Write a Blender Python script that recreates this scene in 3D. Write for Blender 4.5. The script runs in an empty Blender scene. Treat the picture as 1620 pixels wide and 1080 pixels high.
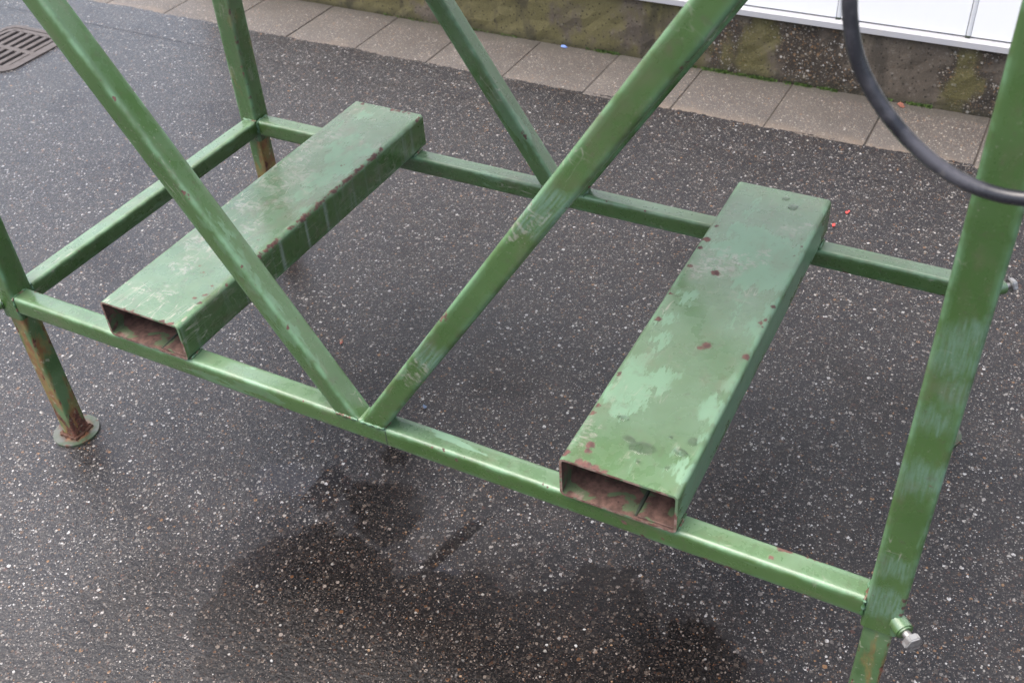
import bpy, bmesh, math, random
from mathutils import Vector, Matrix
random.seed(7)
R = math.radians
sc = bpy.context.scene
COL = sc.collection

# ------------------------------------------------------------------ camera
cam = bpy.data.cameras.new('camera')
cam.lens = 37.2; cam.sensor_width = 36.0; cam.clip_start = 0.05; cam.clip_end = 400
camo = bpy.data.objects.new('camera', cam); COL.objects.link(camo)
camo.location = (1.434, -0.9685, 1.619)
camo.rotation_euler = (0.8730, 0.0561, 0.4854)
cam.dof.use_dof = True; cam.dof.focus_distance = 1.85; cam.dof.aperture_fstop = 8.0
sc.camera = camo

# ------------------------------------------------------------------ light: overcast
SUN_EL, SUN_AZ = 73, 243          # azimuth clockwise from +Y
w = bpy.data.worlds.new('World'); sc.world = w; w.use_nodes = True
nt = w.node_tree; nt.nodes.clear()
sky = nt.nodes.new('ShaderNodeTexSky'); sky.sky_type = 'NISHITA'; sky.sun_disc = False
sky.sun_elevation = R(SUN_EL); sky.sun_rotation = R(SUN_AZ)
sky.air_density = 1.0; sky.dust_density = 6.0; sky.ozone_density = 1.0
hs = nt.nodes.new('ShaderNodeHueSaturation'); hs.inputs['Saturation'].default_value = 0.78   # cloud deck: almost grey
bg = nt.nodes.new('ShaderNodeBackground'); bg.inputs['Strength'].default_value = 0.15
wo = nt.nodes.new('ShaderNodeOutputWorld')
nt.links.new(sky.outputs['Color'], hs.inputs['Color']); nt.links.new(hs.outputs['Color'], bg.inputs['Color'])
nt.links.new(bg.outputs[0], wo.inputs[0])
sl = bpy.data.lights.new('sun', 'SUN'); sl.energy = 0.9; sl.angle = R(60); sl.color = (1, .985, .975)
so = bpy.data.objects.new('sun', sl); COL.objects.link(so)
dv = Vector((math.sin(R(SUN_AZ))*math.cos(R(SUN_EL)), math.cos(R(SUN_AZ))*math.cos(R(SUN_EL)), math.sin(R(SUN_EL))))
so.rotation_euler = dv.to_track_quat('Z', 'Y').to_euler(); so.location = dv*20
vs = sc.view_settings
vs.view_transform = 'Standard'; vs.look = 'None'; vs.gamma = 1.0; vs.use_curve_mapping = False
vs.exposure = 1.55

# ------------------------------------------------------------------ node helper
class NB:
    def __init__(s, name):
        s.m = bpy.data.materials.new(name); s.m.use_nodes = True
        s.t = s.m.node_tree; s.t.nodes.clear()
        s.out = s.t.nodes.new('ShaderNodeOutputMaterial')
        s.b = s.t.nodes.new('ShaderNodeBsdfPrincipled')
        s.t.links.new(s.b.outputs[0], s.out.inputs[0])
    def n(s, typ, **k):
        nd = s.t.nodes.new(typ)
        for a, v in k.items(): setattr(nd, a, v)
        return nd
    def put(s, sock, v):
        if v is None: return
        if isinstance(v, bpy.types.NodeSocket): s.t.links.new(v, sock)
        else:
            if sock.type == 'RGBA' and len(v) == 3: v = (*v, 1)
            sock.default_value = v
    def coord(s, kind='Object'): return s.n('ShaderNodeTexCoord').outputs[kind]
    def pos(s): return s.n('ShaderNodeNewGeometry').outputs['Position']
    def nrm(s): return s.n('ShaderNodeNewGeometry').outputs['Normal']
    def vm(s, op, a, b=None):
        nd = s.n('ShaderNodeVectorMath', operation=op); s.put(nd.inputs[0], a)
        if b is not None: s.put(nd.inputs[1], b)
        return nd.outputs['Value'] if op in ('DISTANCE', 'LENGTH', 'DOT_PRODUCT') else nd.outputs[0]
    def vscale(s, a, k):
        nd = s.n('ShaderNodeVectorMath', operation='SCALE'); s.put(nd.inputs[0], a); s.put(nd.inputs['Scale'], k); return nd.outputs[0]
    def mth(s, op, a, b=None, clamp=False):
        nd = s.n('ShaderNodeMath', operation=op, use_clamp=clamp); s.put(nd.inputs[0], a)
        if b is not None: s.put(nd.inputs[1], b)
        return nd.outputs[0]
    def noise(s, v, scale, detail=3, rough=.55, dist=0, col=False):
        nd = s.n('ShaderNodeTexNoise'); s.put(nd.inputs['Vector'], v); s.put(nd.inputs['Scale'], float(scale))
        nd.inputs['Detail'].default_value = detail; nd.inputs['Roughness'].default_value = rough
        nd.inputs['Distortion'].default_value = dist
        return nd.outputs['Color'] if col else nd.outputs['Fac']
    def vor(s, v, scale, dims='3D', feat='F1', rand=1.0):
        nd = s.n('ShaderNodeTexVoronoi', voronoi_dimensions=dims, feature=feat); s.put(nd.inputs['Vector'], v)
        nd.inputs['Scale'].default_value = scale; nd.inputs['Randomness'].default_value = rand
        return nd
    def mr(s, v, a, b, c=0., d=1., smooth=True):
        nd = s.n('ShaderNodeMapRange', interpolation_type='SMOOTHSTEP' if smooth else 'LINEAR')
        for i, x in enumerate((v, a, b, c, d)): s.put(nd.inputs[i], x)
        return nd.outputs[0]
    def mix(s, f, a, b, blend='MIX'):
        nd = s.n('ShaderNodeMix', data_type='RGBA', blend_type=blend); s.put(nd.inputs[0], f); s.put(nd.inputs[6], a); s.put(nd.inputs[7], b)
        return nd.outputs[2]
    def mixf(s, f, a, b):
        nd = s.n('ShaderNodeMix', data_type='FLOAT'); s.put(nd.inputs[0], f); s.put(nd.inputs[2], a); s.put(nd.inputs[3], b)
        return nd.outputs[0]
    def ramp(s, f, st, const=False):
        nd = s.n('ShaderNodeValToRGB'); cr = nd.color_ramp
        if const: cr.interpolation = 'CONSTANT'
        while len(cr.elements) < len(st): cr.elements.new(0.5)
        for e, (p, c) in zip(cr.elements, st): e.position = p; e.color = (*c, 1)
        s.put(nd.inputs[0], f); return nd.outputs[0]
    def sep(s, v):
        nd = s.n('ShaderNodeSeparateXYZ'); s.put(nd.inputs[0], v); return nd.outputs
    def attr(s, name): return s.n('ShaderNodeAttribute', attribute_name=name).outputs['Fac']
    def mx(s, *a):
        r = a[0]
        for x in a[1:]: r = s.mth('MAXIMUM', r, x)
        return r
    def mul(s, *a):
        r = a[0]
        for x in a[1:]: r = s.mth('MULTIPLY', r, x)
        return r
    def inv(s, a): return s.mth('SUBTRACT', 1.0, a)
    def bump(s, h, strength, dist, normal=None):
        nd = s.n('ShaderNodeBump'); s.put(nd.inputs['Strength'], strength); s.put(nd.inputs['Distance'], dist)
        s.put(nd.inputs['Height'], h)
        if normal is not None: s.put(nd.inputs['Normal'], normal)
        return nd.outputs[0]
    def blobs(s, v, lst, warp, soft=.004):
        """ragged spots: lst of (x, y, z, radius) in v's space; warp = jittered copy of v"""
        r = None
        for x, y, z, rad in lst:
            dd = s.vm('DISTANCE', warp, (x, y, z))
            m = s.mr(dd, rad+soft, rad-soft)
            r = m if r is None else s.mth('MAXIMUM', r, m)
        return r if r is not None else 0.0
    def set(s, **k):
        for a, v in k.items(): s.put(s.b.inputs[a.replace('_', ' ')], v)
        return s.m

# ------------------------------------------------------------------ materials
def paint(name, seed=0., dry=.5, dryspots=(), rustspots=(), scuff=(), wear=.5, ochre=0., streak=0., palespots=(), rust_amt=0., edge_rust=None, sidedry=.35, dirty=0.):
    """old reseda-green enamel, wet in places; local Z runs along the tube"""
    s = NB(name)
    o = s.coord('Object')
    rnd = s.n('ShaderNodeObjectInfo').outputs['Random']
    sh = s.n('ShaderNodeCombineXYZ'); s.put(sh.inputs[0], s.mth('MULTIPLY', rnd, 7.3)); s.put(sh.inputs[1], s.mth('MULTIPLY', rnd, 13.1)); sh.inputs[2].default_value = seed
    v = s.vm('ADD', o, sh.outputs[0])
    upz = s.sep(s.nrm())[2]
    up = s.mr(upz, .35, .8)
    edge = s.attr('edge')
    jit = s.vm('MULTIPLY', s.vm('SUBTRACT', s.noise(s.vm('MULTIPLY', v, (1.5, 1.5, .38)), 48, 5, .70, col=True), (.5, .5, .5)), (.05, .05, .15))
    jit2 = s.vm('ADD', s.vm('MULTIPLY', jit, (.3, .3, .08)), s.vscale(s.vm('SUBTRACT', s.noise(v, 190, 3, .6, col=True), (.5, .5, .5)), .012))
    along = s.vm('MULTIPLY', v, (1, 1, .22))
    tone = s.noise(v, 5, 4)
    base = s.mix(s.mr(tone, .3, .7), (.042, .094, .020), (.060, .120, .032))
    fade = s.mr(s.noise(v, 1.7, 3), .42, .66)
    base = s.mix(s.mul(fade, .35), base, (.070, .128, .056))
    # dry, chalky patches against the water film
    dn = s.noise(along, 16, 6, .6, .4)
    dm = s.mr(dn, .645-.2*dry, .665-.2*dry)
    if dryspots: dm = s.mx(s.mul(dm, .0), s.blobs(o, dryspots, s.vm('ADD', o, s.vscale(jit, 1.0)), .003))
    dm = s.mul(dm, s.mth('ADD', sidedry, s.mul(up, 1-sidedry)))
    col = s.mix(s.mul(up, s.mr(s.noise(v, 7, 4, .6), .25, .75, .25, .75)), base, (.134, .216, .132))   # sky sheen painted in: paler colour on upward faces
    col = s.mix(s.mul(dm, .58), col, (.185, .318, .212))
    # chalky streaks running down upright faces
    if streak:
        p = s.pos()
        st = s.noise(s.vm('MULTIPLY', p, (60, 60, 2.0)), 1.0, 3, .6)
        col = s.mix(s.mul(s.mr(st, .52, .75), s.inv(up), streak), col, (.20, .25, .20))
    # pale scratches
    sn = s.noise(s.vm('MULTIPLY', v, (120, 120, 22)), 1.0, 3, .6, 1.2)
    patch = s.mr(s.noise(v, 9, 3, .6), .60-.14*wear, .74-.1*wear)
    r1 = s.mth('ABSOLUTE', s.mth('SUBTRACT', s.noise(s.vm('MULTIPLY', v, (46, 46, 8)), 1.0, 2, .5, .25), .5))
    r2 = s.mth('ABSOLUTE', s.mth('SUBTRACT', s.noise(s.vm('MULTIPLY', s.vm('ADD', v, (3, 1, 2)), (12, 12, 50)), 1.0, 2, .5, .25), .5))
    lines = s.mx(s.mr(r1, .013, .003), s.mul(s.mr(r2, .012, .003), .5))
    scr = s.mx(s.mul(s.mr(sn, .60, .68), patch, .8), s.mul(lines, s.mr(s.noise(v, 11, 3, .6), .60-.16*wear, .70-.12*wear)))
    spk = s.mul(s.mr(s.noise(v, 260, 2), .66, .72), s.mr(s.noise(v, 13, 2), .5, .62))
    pale = s.mx(s.mul(scr, .72), s.mul(spk, .55))
    # edge rubbing plus a painted highlight: lighter colour along the rounded corners
    ew = s.mul(edge, s.mr(s.noise(v, 22, 4, .6), .38, .62), .62)
    col = s.mix(ew, col, (.15, .29, .16))
    col = s.mix(pale, col, (.31, .30, .235))
    if palespots:
        ps = s.blobs(o, palespots, s.vm('ADD', o, s.vscale(jit, .9)), .004)
        fine = s.mr(s.noise(s.vm('MULTIPLY', v, (.55, 1, 1)), 130, 4, .72, .6), .47, .60)
        col = s.mix(s.mul(ps, fine, .55), col, (.34, .32, .27))
    if scuff:
        sf = s.blobs(o, scuff, s.vm('ADD', o, s.vscale(jit, .5)), .012)
        brush = s.mr(s.noise(s.vm('MULTIPLY', v, (380, 380, 30)), 1.0, 3, .6), .36, .62)
        col = s.mix(s.mul(sf, s.mth('ADD', .25, s.mul(brush, .75)), .38), col, (.19, .30, .26))
    if ochre:
        oc = s.mr(s.noise(s.vm('MULTIPLY', v, (1, 1, .3)), 30, 5, .65), .60-.25*ochre, .80-.25*ochre)
        col = s.mix(s.mul(oc, .8), col, (.20, .135, .042))
    # chipped paint, bare rusting steel; corners chip first
    rn = s.noise(v, 34, 6, .62, .3)
    er = .10 if edge_rust is None else edge_rust
    thr = s.mth('SUBTRACT', .735-rust_amt, s.mul(edge, er))
    rm = s.mr(s.mth('SUBTRACT', rn, thr), 0, .012)
    if rustspots: rm = s.mx(rm, s.blobs(o, rustspots, s.vm('ADD', o, jit2), .0009))
    rcol = s.mix(s.mr(s.noise(v, 120, 4), .35, .65), (.050, .017, .014), (.125, .048, .036))
    col = s.mix(rm, col, rcol)
    grime = s.noise(v, 75, 4, .6)
    col = s.mix(s.mul(s.mr(grime, .54, .76), .42), col, (.075, .072, .045))
    col = s.mix(s.mul(s.mr(s.noise(s.vm('MULTIPLY', v, (1, 1, .5)), 21, 5, .7), .50, .72), .32*(1+dirty)), col, (.125, .108, .068))
    film = s.mr(s.noise(v, 30, 4, .6), .3, .7, .16, .42)
    rough = s.mixf(dm, film, .46)
    rough = s.mixf(s.mul(edge, .9), rough, .52)
    rough = s.mixf(pale, rough, .6); rough = s.mixf(rm, rough, .8)
    h = s.mth('ADD', s.mul(s.noise(v, 120, 3), .22), s.mul(s.noise(v, 11, 2), 1.1))
    h = s.mth('SUBTRACT', h, s.mr(rn, .70, .72, 0, .8))
    return s.set(Base_Color=col, Roughness=rough, Normal=s.bump(h, .45, .0009), Specular_IOR_Level=.8, Coat_Weight=s.mul(s.inv(rm), s.inv(edge), s.mth('ADD', .04, s.mul(up, s.inv(dm), .7))), Coat_Roughness=.12)

def rusty_inside():
    s = NB('rust_inside'); o = s.coord('Object')
    n1 = s.noise(o, 14, 6, .65, .5); n2 = s.noise(o, 60, 5, .65)
    c = s.mix(s.mr(n2, .35, .65), (.060, .032, .024), (.145, .080, .060))
    c = s.mix(s.mr(s.noise(o, 22, 5, .6, .8), .56, .60), c, (.075, .105, .05))
    c = s.mix(s.mul(s.mr(n1, .56, .66), .8), c, (.22, .155, .13))
    c = s.mix(s.mr(s.noise(o, 40, 5, .7), .63, .67), c, (.045, .02, .018))
    return s.set(Base_Color=c, Roughness=.75, Normal=s.bump(n2, .6, .001))

def rust_edge():
    s = NB('raw_edge'); o = s.coord('Object'); n = s.noise(o, 70, 5, .65)
    c = s.mix(s.mr(n, .42, .6), (.13, .055, .042), (.24, .165, .13))
    c = s.mix(s.mr(s.noise(o, 30, 3), .5, .58), c, (.10, .16, .085))
    return s.set(Base_Color=c, Roughness=.8, Normal=s.bump(n, .5, .0008))

def leg_paint(name, rusty):
    s = NB(name); o = s.coord('Object'); rnd = s.n('ShaderNodeObjectInfo').outputs['Random']
    sh = s.n('ShaderNodeCombineXYZ'); s.put(sh.inputs[0], s.mth('MULTIPLY', rnd, 9.0)); s.put(sh.inputs[2], s.mth('MULTIPLY', rnd, 4.0))
    v = s.vm('ADD', o, sh.outputs[0]); edge = s.attr('edge')
    st = s.vm('MULTIPLY', v, (1, 1, .25))
    g = s.mix(s.mr(s.noise(v, 12, 4), .35, .65), (.055, .11, .036), (.10, .17, .075))
    oc = s.mr(s.noise(st, 26, 6, .65, .3), .60-.28*rusty, .74-.28*rusty)
    c = s.mix(oc, g, s.mix(s.mr(s.noise(v, 50, 4), .4, .62), (.21, .15, .05), (.20, .085, .035)))
    lowz = s.mr(s.sep(o)[2], .085, .005, 0, .16)
    rm = s.mr(s.mth('ADD', s.mth('ADD', s.noise(st, 55, 6, .68), s.mul(edge, .06)), lowz), .665-.1*rusty, .70-.1*rusty)
    c = s.mix(rm, c, s.mix(s.mr(s.noise(v, 140, 3), .4, .6), (.07, .024, .016), (.17, .066, .04)))
    c = s.mix(s.mul(s.mr(s.noise(v, 90, 4), .6, .7), .5), c, (.40, .40, .30))
    return s.set(Base_Color=c, Roughness=s.mixf(rm, .42, .8), Normal=s.bump(s.mth('SUBTRACT', s.noise(v, 120, 4), rm), .5, .001))

def foot_mat():
    s = NB('foot_plate_metal'); o = s.coord('Object'); n = s.noise(o, 35, 5, .6)
    c = s.mix(s.mr(n, .4, .6), (.085, .092, .078), (.05, .072, .042))
    c = s.mix(s.mr(s.noise(o, 55, 5, .65), .55, .62), c, (.075, .036, .022))
    d = s.vm('LENGTH', s.vm('MULTIPLY', o, (1, 1, 0)))
    c = s.mix(s.mul(s.mr(d, .042, .026), .85), c, s.mix(s.mr(n, .45, .55), (.055, .022, .014), (.17, .075, .04)))
    return s.set(Base_Color=c, Roughness=.4, Metallic=.15, Normal=s.bump(n, .5, .001))

def weld_mat():
    s = NB('weld_paint'); o = s.coord('Object'); n = s.noise(o, 90, 4)
    c = s.mix(s.mr(n, .4, .6), (.045, .11, .04), (.12, .22, .14))
    c = s.mix(s.mr(s.noise(o, 60, 4), .54, .60), c, (.11, .06, .036))
    return s.set(Base_Color=c, Roughness=.38, Normal=s.bump(n, .6, .0015))

def steel_mat():
    s = NB('zinc_bolt'); o = s.coord('Object'); n = s.noise(o, 120, 4)
    c = s.mix(s.mr(n, .4, .65), (.44, .43, .41), (.24, .22, .21))
    return s.set(Base_Color=c, Roughness=.34, Metallic=.75, Normal=s.bump(n, .3, .0006))

def dark_line():
    s = NB('dark_gap'); return s.set(Base_Color=(.035, .045, .03), Roughness=.8)

def unseen_steel_mat():
    s = NB('unseen_steel'); n = s.noise(s.coord('Object'), 9, 4)
    return s.set(Base_Color=s.mix(s.mr(n, .35, .65), (.05, .045, .04), (.085, .075, .06)), Roughness=.7)

def asphalt():
    s = NB('wet_asphalt'); p = s.pos()
    wob = s.vm('SUBTRACT', s.noise(p, 330, 2, .5, col=True), (.5, .5, .5))
    q = s.vm('ADD', p, s.vscale(wob, .0030))
    big = s.noise(p, 1.3, 4, .55)
    mid = s.noise(p, 9, 4, .6)
    fine = s.noise(p, 520, 3, .7)
    # soaked ground under the front of the frame, with standing water in the hollows
    low = s.vm('SUBTRACT', s.noise(p, 7, 5, .62, col=True), (.5, .5, .5))
    pw_ = s.vm('ADD', p, s.vscale(low, .16))
    film = s.blobs(p, [(.52, -.20, 0, .30), (.80, -.08, 0, .26), (1.05, .02, 0, .18), (.46, .10, 0, .10), (.42, .24, 0, .06), (.25, -.30, 0, .20), (-.24, .72, 0, .06), (-.22, -.04, 0, .05), (.30, -.02, 0, .06), (1.22, .02, 0, .08)],
        s.vm('ADD', pw_, s.vscale(wob, .10)), .055)
    pw2 = s.vm('ADD', p, s.vscale(s.vm('SUBTRACT', s.noise(p, 4.5, 6, .62, col=True), (.5, .5, .5)), .34))
    sharp = s.blobs(p, [(.50, -.16, 0, .20), (.72, -.10, 0, .20), (.95, .0, 0, .16), (1.16, .04, 0, .10), (.44, .14, 0, .09), (.42, .26, 0, .05)], pw2, .010)
    film = s.mx(s.mul(film, .55), sharp)
    film = s.mx(film, s.mul(s.mr(s.noise(s.vm('ADD', p, (1.7, .3, 0)), 1.9, 4, .6), .52, .66), .45))
    pud = s.blobs(p, [(.22, .10, 0, .05), (.30, .13, 0, .06), (.62, .10, 0, .08), (.71, .17, 0, .08), (.56, .17, 0, .05), (.79, .25, 0, .05)], s.vm('ADD', pw_, s.vscale(wob, .02)), .006)
    # binder
    col = s.mix(s.mr(fine, .3, .7), (.004, .0038, .0050), (.0145, .0138, .0180))
    col = s.mix(s.mul(s.mr(mid, .42, .68), .4), col, (.030, .025, .022))
    tot = None; hs_ = None
    stones = [(0.0, (.020, .018, .018)), (.16, (.036, .031, .029)), (.34, (.060, .053, .049)), (.56, (.095, .086, .081)), (.68, (.090, .054, .034)),
              (.75, (.175, .160, .148)), (.85, (.070, .034, .026)), (.89, (.36, .34, .315)), (.945, (.24, .13, .06)), (.965, (.50, .49, .48))]
    for sc_, keep, lo, hi in ((112, .70, .12, .52), (185, .54, .12, .50), (380, .48, .14, .50)):
        vo = s.vor(s.vm('ADD', q, (sc_*.013, sc_*.031, 0)), sc_, '2D')
        cs = s.sep(vo.outputs['Color'])
        thr = s.mth('ADD', lo, s.mul(cs[1], hi-lo))
        m = s.mr(s.mth('SUBTRACT', thr, vo.outputs['Distance']), -.01, .04)
        m = s.mul(m, s.mth('GREATER_THAN', cs[0], keep))
        sc2 = s.ramp(cs[2], stones, const=True)
        col = s.mix(m, col, sc2)
        hh = s.mul(m, 88/sc_)
        hs_ = hh if hs_ is None else s.mx(hs_, hh)
        tot = m if tot is None else s.mx(tot, m)
    dirt = s.mr(s.noise(p, 700, 2), .40, .70)
    col = s.mix(s.mul(dirt, .30), col, (.03, .027, .026))
    col = s.vscale(col, .82)
    wetc = s.mix(1.0, col, (.33, .26, .215), 'MULTIPLY')
    col = s.mix(s.mul(film, .9), col, wetc)
    h = s.mth('ADD', s.mul(hs_, .7), s.mth('ADD', s.mul(fine, .45), s.mul(s.noise(p, 105, 3, .6), 1.7)))
    bd = s.mul(.0036, s.mixf(pud, s.mixf(film, 1.0, .6), .0))
    rough = s.mixf(film, s.mixf(tot, s.mr(big, .3, .7, .42, .30), .36), .5)
    nb = s.bump(h, .62, bd)
    geo = s.n('ShaderNodeNewGeometry').outputs['Normal']
    cn = s.vm('NORMALIZE', s.vm('ADD', s.vscale(nb, s.mixf(film, .50, .40)), s.vscale(geo, .55)))
    s.b.inputs['Coat IOR'].default_value = 1.345
    return s.set(Base_Color=col, Roughness=rough, Normal=nb, Specular_IOR_Level=s.mixf(film, .12, .03),
                 Coat_Weight=1.0, Coat_Roughness=s.mixf(pud, s.mixf(film, .09, .035), .01), Coat_Normal=cn)

def slab_mat():
    s = NB('concrete_slab'); p = s.pos(); rnd = s.n('ShaderNodeObjectInfo').outputs['Random']
    n = s.noise(p, 7, 5, .6); f = s.noise(p, 380, 3, .7)
    c = s.mix(s.mr(n, .35, .65), (.052, .043, .037), (.084, .071, .061))
    c = s.mix(s.mr(f, .35, .7), c, (.075, .068, .064))
    c = s.mix(s.mul(s.mth('SUBTRACT', rnd, .5), .5), c, (.08, .07, .065))
    y = s.sep(p)[1]
    sand = s.mul(s.mr(s.mth('ADD', y, s.mul(s.noise(p, 5, 4), .12)), 2.02, 1.965), s.mr(s.noise(p, 2.3, 3), .40, .58))
    c = s.mix(s.mul(sand, .75), c, (.145, .113, .086))
    for sc_, keep, a, b in ((90, .70, .14, .36), (170, .52, .15, .42), (360, .45, .15, .44)):
        vo = s.vor(p, sc_, '2D'); cs = s.sep(vo.outputs['Color'])
        m = s.mr(s.mth('SUBTRACT', s.mth('ADD', a, s.mul(cs[1], b-a)), vo.outputs['Distance']), -.02, .06)
        m = s.mul(m, s.mth('GREATER_THAN', cs[0], keep), s.inv(s.mul(sand, .7)))
        c = s.mix(m, c, s.ramp(cs[2], [(0, (.045, .042, .04)), (.35, (.09, .08, .072)), (.62, (.20, .17, .14)), (.84, (.30, .28, .25)), (.93, (.17, .10, .055))], True))
    c = s.mix(s.mul(s.mr(s.noise(p, 3.1, 5, .65), .45, .7), .5), c, (.062, .053, .045))
    near_wall = s.mr(s.mth('ADD', y, s.mul(s.noise(p, 9, 4), .10)), 2.19, 2.25)
    c = s.mix(s.mul(near_wall, .75), c, (.055, .05, .042))  # darker towards the wall
    return s.set(Base_Color=c, Roughness=.62, Normal=s.bump(s.mth('ADD', f, s.noise(p, 120, 3)), .5, .0018))

def plinth_mat():
    s = NB('plinth_concrete'); p = s.pos(); q = s.vm('MULTIPLY', p, (1, 0, 1)); x, y, z = s.sep(p)
    n = s.noise(q, 3.6, 5, .6); n2 = s.noise(s.vm('ADD', q, (4, 0, 1)), 5.5, 5, .62)
    c = s.mix(s.mr(n, .35, .65), (.075, .060, .046), (.135, .110, .084))
    f = s.noise(p, 240, 4, .7)
    c = s.mix(s.mr(f, .35, .7), c, (.075, .06, .045))
    # broken-out zones with bare aggregate
    zx = s.ramp(s.mr(x, 0, 1.4, 0, 1, False), [(0, (.38,)*3), (.22, (.46,)*3), (.30, (.62,)*3), (.42, (.50,)*3), (.52, (.64,)*3), (.60, (.62,)*3), (.68, (.38,)*3), (.78, (.40,)*3), (.84, (.60,)*3), (.93, (.60,)*3)])
    bare = s.mr(s.mth('ADD', n2, s.mth('SUBTRACT', zx, .5)), .48, .58)
    sw = s.vm('ADD', q, s.vscale(s.vm('SUBTRACT', s.noise(q, 200, 3, .6, col=True), (.5, .5, .5)), .009))
    comb = s.n('ShaderNodeCombineXYZ'); sx = s.sep(sw); s.put(comb.inputs[0], sx[0]); s.put(comb.inputs[1], sx[2])
    hh = None
    c = s.mix(s.mul(bare, .85), c, (.026, .019, .014))
    for sc_, keep in ((85, .45), (190, .40)):
        vo = s.vor(comb.outputs[0], sc_, '2D'); cs = s.sep(vo.outputs['Color'])
        m = s.mr(s.mth('SUBTRACT', s.mth('ADD', .2, s.mul(cs[1], .25)), vo.outputs['Distance']), -.03, .08)
        m = s.mul(m, s.mth('GREATER_THAN', cs[0], keep), s.mth('ADD', .12, s.mul(bare, .88)))
        c = s.mix(m, c, s.ramp(cs[2], [(0, (.06, .05, .04)), (.35, (.13, .095, .06)), (.55, (.17, .10, .05)), (.72, (.24, .21, .17)), (.9, (.40, .38, .35))], True))
        hh = m if hh is None else s.mx(hh, m)
    # olive algae, heavier to the left and in vertical runs
    al = s.noise(s.vm('MULTIPLY', s.vm('ADD', p, (2.3, 0, 0)), (1, 0, .6)), 6.5, 5, .62)
    left = s.mr(x, .75, -.3, .02, .19)
    am = s.mr(s.mth('ADD', al, left), .52, .66)
    c = s.mix(s.mul(am, .72), c, s.mix(s.mr(f, .4, .6), (.092, .084, .024), (.140, .124, .042)))
    dk = s.mr(s.noise(s.vm('MULTIPLY', p, (1, 0, .35)), 9, 4, .6), .54, .66)
    c = s.mix(s.mul(dk, .6), c, (.026, .022, .017))
    base = s.mr(s.mth('ADD', z, s.mul(s.noise(p, 18, 4), .06)), .075, .035)
    c = s.mix(s.mul(base, .6), c, (.03, .028, .014))
    vn = s.vor(comb.outputs[0], 38, '2D'); pit = s.mul(s.mr(vn.outputs['Distance'], .11, .06), s.inv(bare))
    c = s.mix(s.mul(pit, .8), c, (.02, .017, .012))
    h = s.mth('ADD', s.mth('ADD', s.mul(hh, bare, 1.0), s.mul(f, .6)), s.mul(pit, -1.5))
    return s.set(Base_Color=c, Roughness=.8, Normal=s.bump(h, .8, .004))

def white_mat(name, base=(.83, .84, .85), dirt=.25, rough=.3):
    s = NB(name); p = s.pos(); n = s.noise(s.vm('MULTIPLY', p, (1, 1, .3)), 12, 5, .65)
    c = s.mix(s.mul(s.mr(n, .5, .75), dirt), base, (.42, .40, .36))
    c = s.mix(s.mul(s.mr(s.noise(p, 160, 3), .68, .74), dirt*1.6), c, (.10, .09, .08))
    return s.set(Base_Color=c, Roughness=rough)

def iron_mat():
    s = NB('cast_iron'); p = s.pos(); n = s.noise(p, 40, 4)
    c = s.mix(s.mr(n, .35, .65), (.050, .040, .036), (.068, .058, .055))
    c = s.mix(s.mr(s.noise(p, 160, 3), .58, .7), c, (.05, .038, .033))
    return s.set(Base_Color=c, Roughness=.65, Normal=s.bump(n, .4, .0012))

def rubber_mat():
    s = NB('cable_rubber'); o = s.coord('Object'); n = s.noise(o, 16, 5, .6)
    c = s.mix(s.mr(n, .45, .62), (.017, .017, .021), (.06, .058, .066))
    c = s.mix(s.mul(s.mr(s.noise(o, 60, 4), .62, .7), .6), c, (.12, .11, .105))
    return s.set(Base_Color=c, Roughness=s.mr(n, .3, .7, .24, .42), Normal=s.bump(s.noise(o, 220, 3), .2, .0006))

def flat_mat(name, c, rough=.6):
    s = NB(name); n = s.noise(s.coord('Object'), 120, 3)
    return s.set(Base_Color=s.mix(s.mr(n, .3, .7), tuple(a*.7 for a in c), c), Roughness=rough)

# ------------------------------------------------------------------ object helpers
def link(name, me, parent=None, loc=(0, 0, 0), rot=None):
    o = bpy.data.objects.new(name, me); COL.objects.link(o)
    if parent: o.parent = parent
    o.location = loc
    if rot is not None: o.rotation_euler = rot
    return o
def tag(o, label=None, cat=None, group=None, kind=None):
    if label: o['label'] = label
    if cat: o['category'] = cat
    if group: o['group'] = group
    if kind: o['kind'] = kind
    return o
def smooth(me, ang=40):
    for f in me.polygons: f.use_smooth = True
    me.set_sharp_from_angle(angle=R(ang))
def rrect(w_, h_, r, seg=4, flat=True):
    """rounded rectangle loop with guard points just beside the corners; returns [(x,y,edge)]"""
    out = []
    for cx, cy, a0 in ((w_/2-r, h_/2-r, 0), (-w_/2+r, h_/2-r, 90), (-w_/2+r, -h_/2+r, 180), (w_/2-r, -h_/2+r, 270)):
        g = r*.9
        ca, sa = math.cos(R(a0)), math.sin(R(a0))
        # guard before arc
        if flat: out.append((cx+ca*r+sa*g, cy+sa*r-ca*g, 0.))
        for k in range(seg+1):
            a = R(a0+90*k/seg); e = math.sin(math.pi*(.12+.76*k/seg))
            out.append((cx+r*math.cos(a), cy+r*math.sin(a), e))
        if flat:
            ca2, sa2 = math.cos(R(a0+90)), math.sin(R(a0+90))
            out.append((cx+ca2*r-sa2*g, cy+sa2*r+ca2*g, 0.))
    return out
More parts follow.
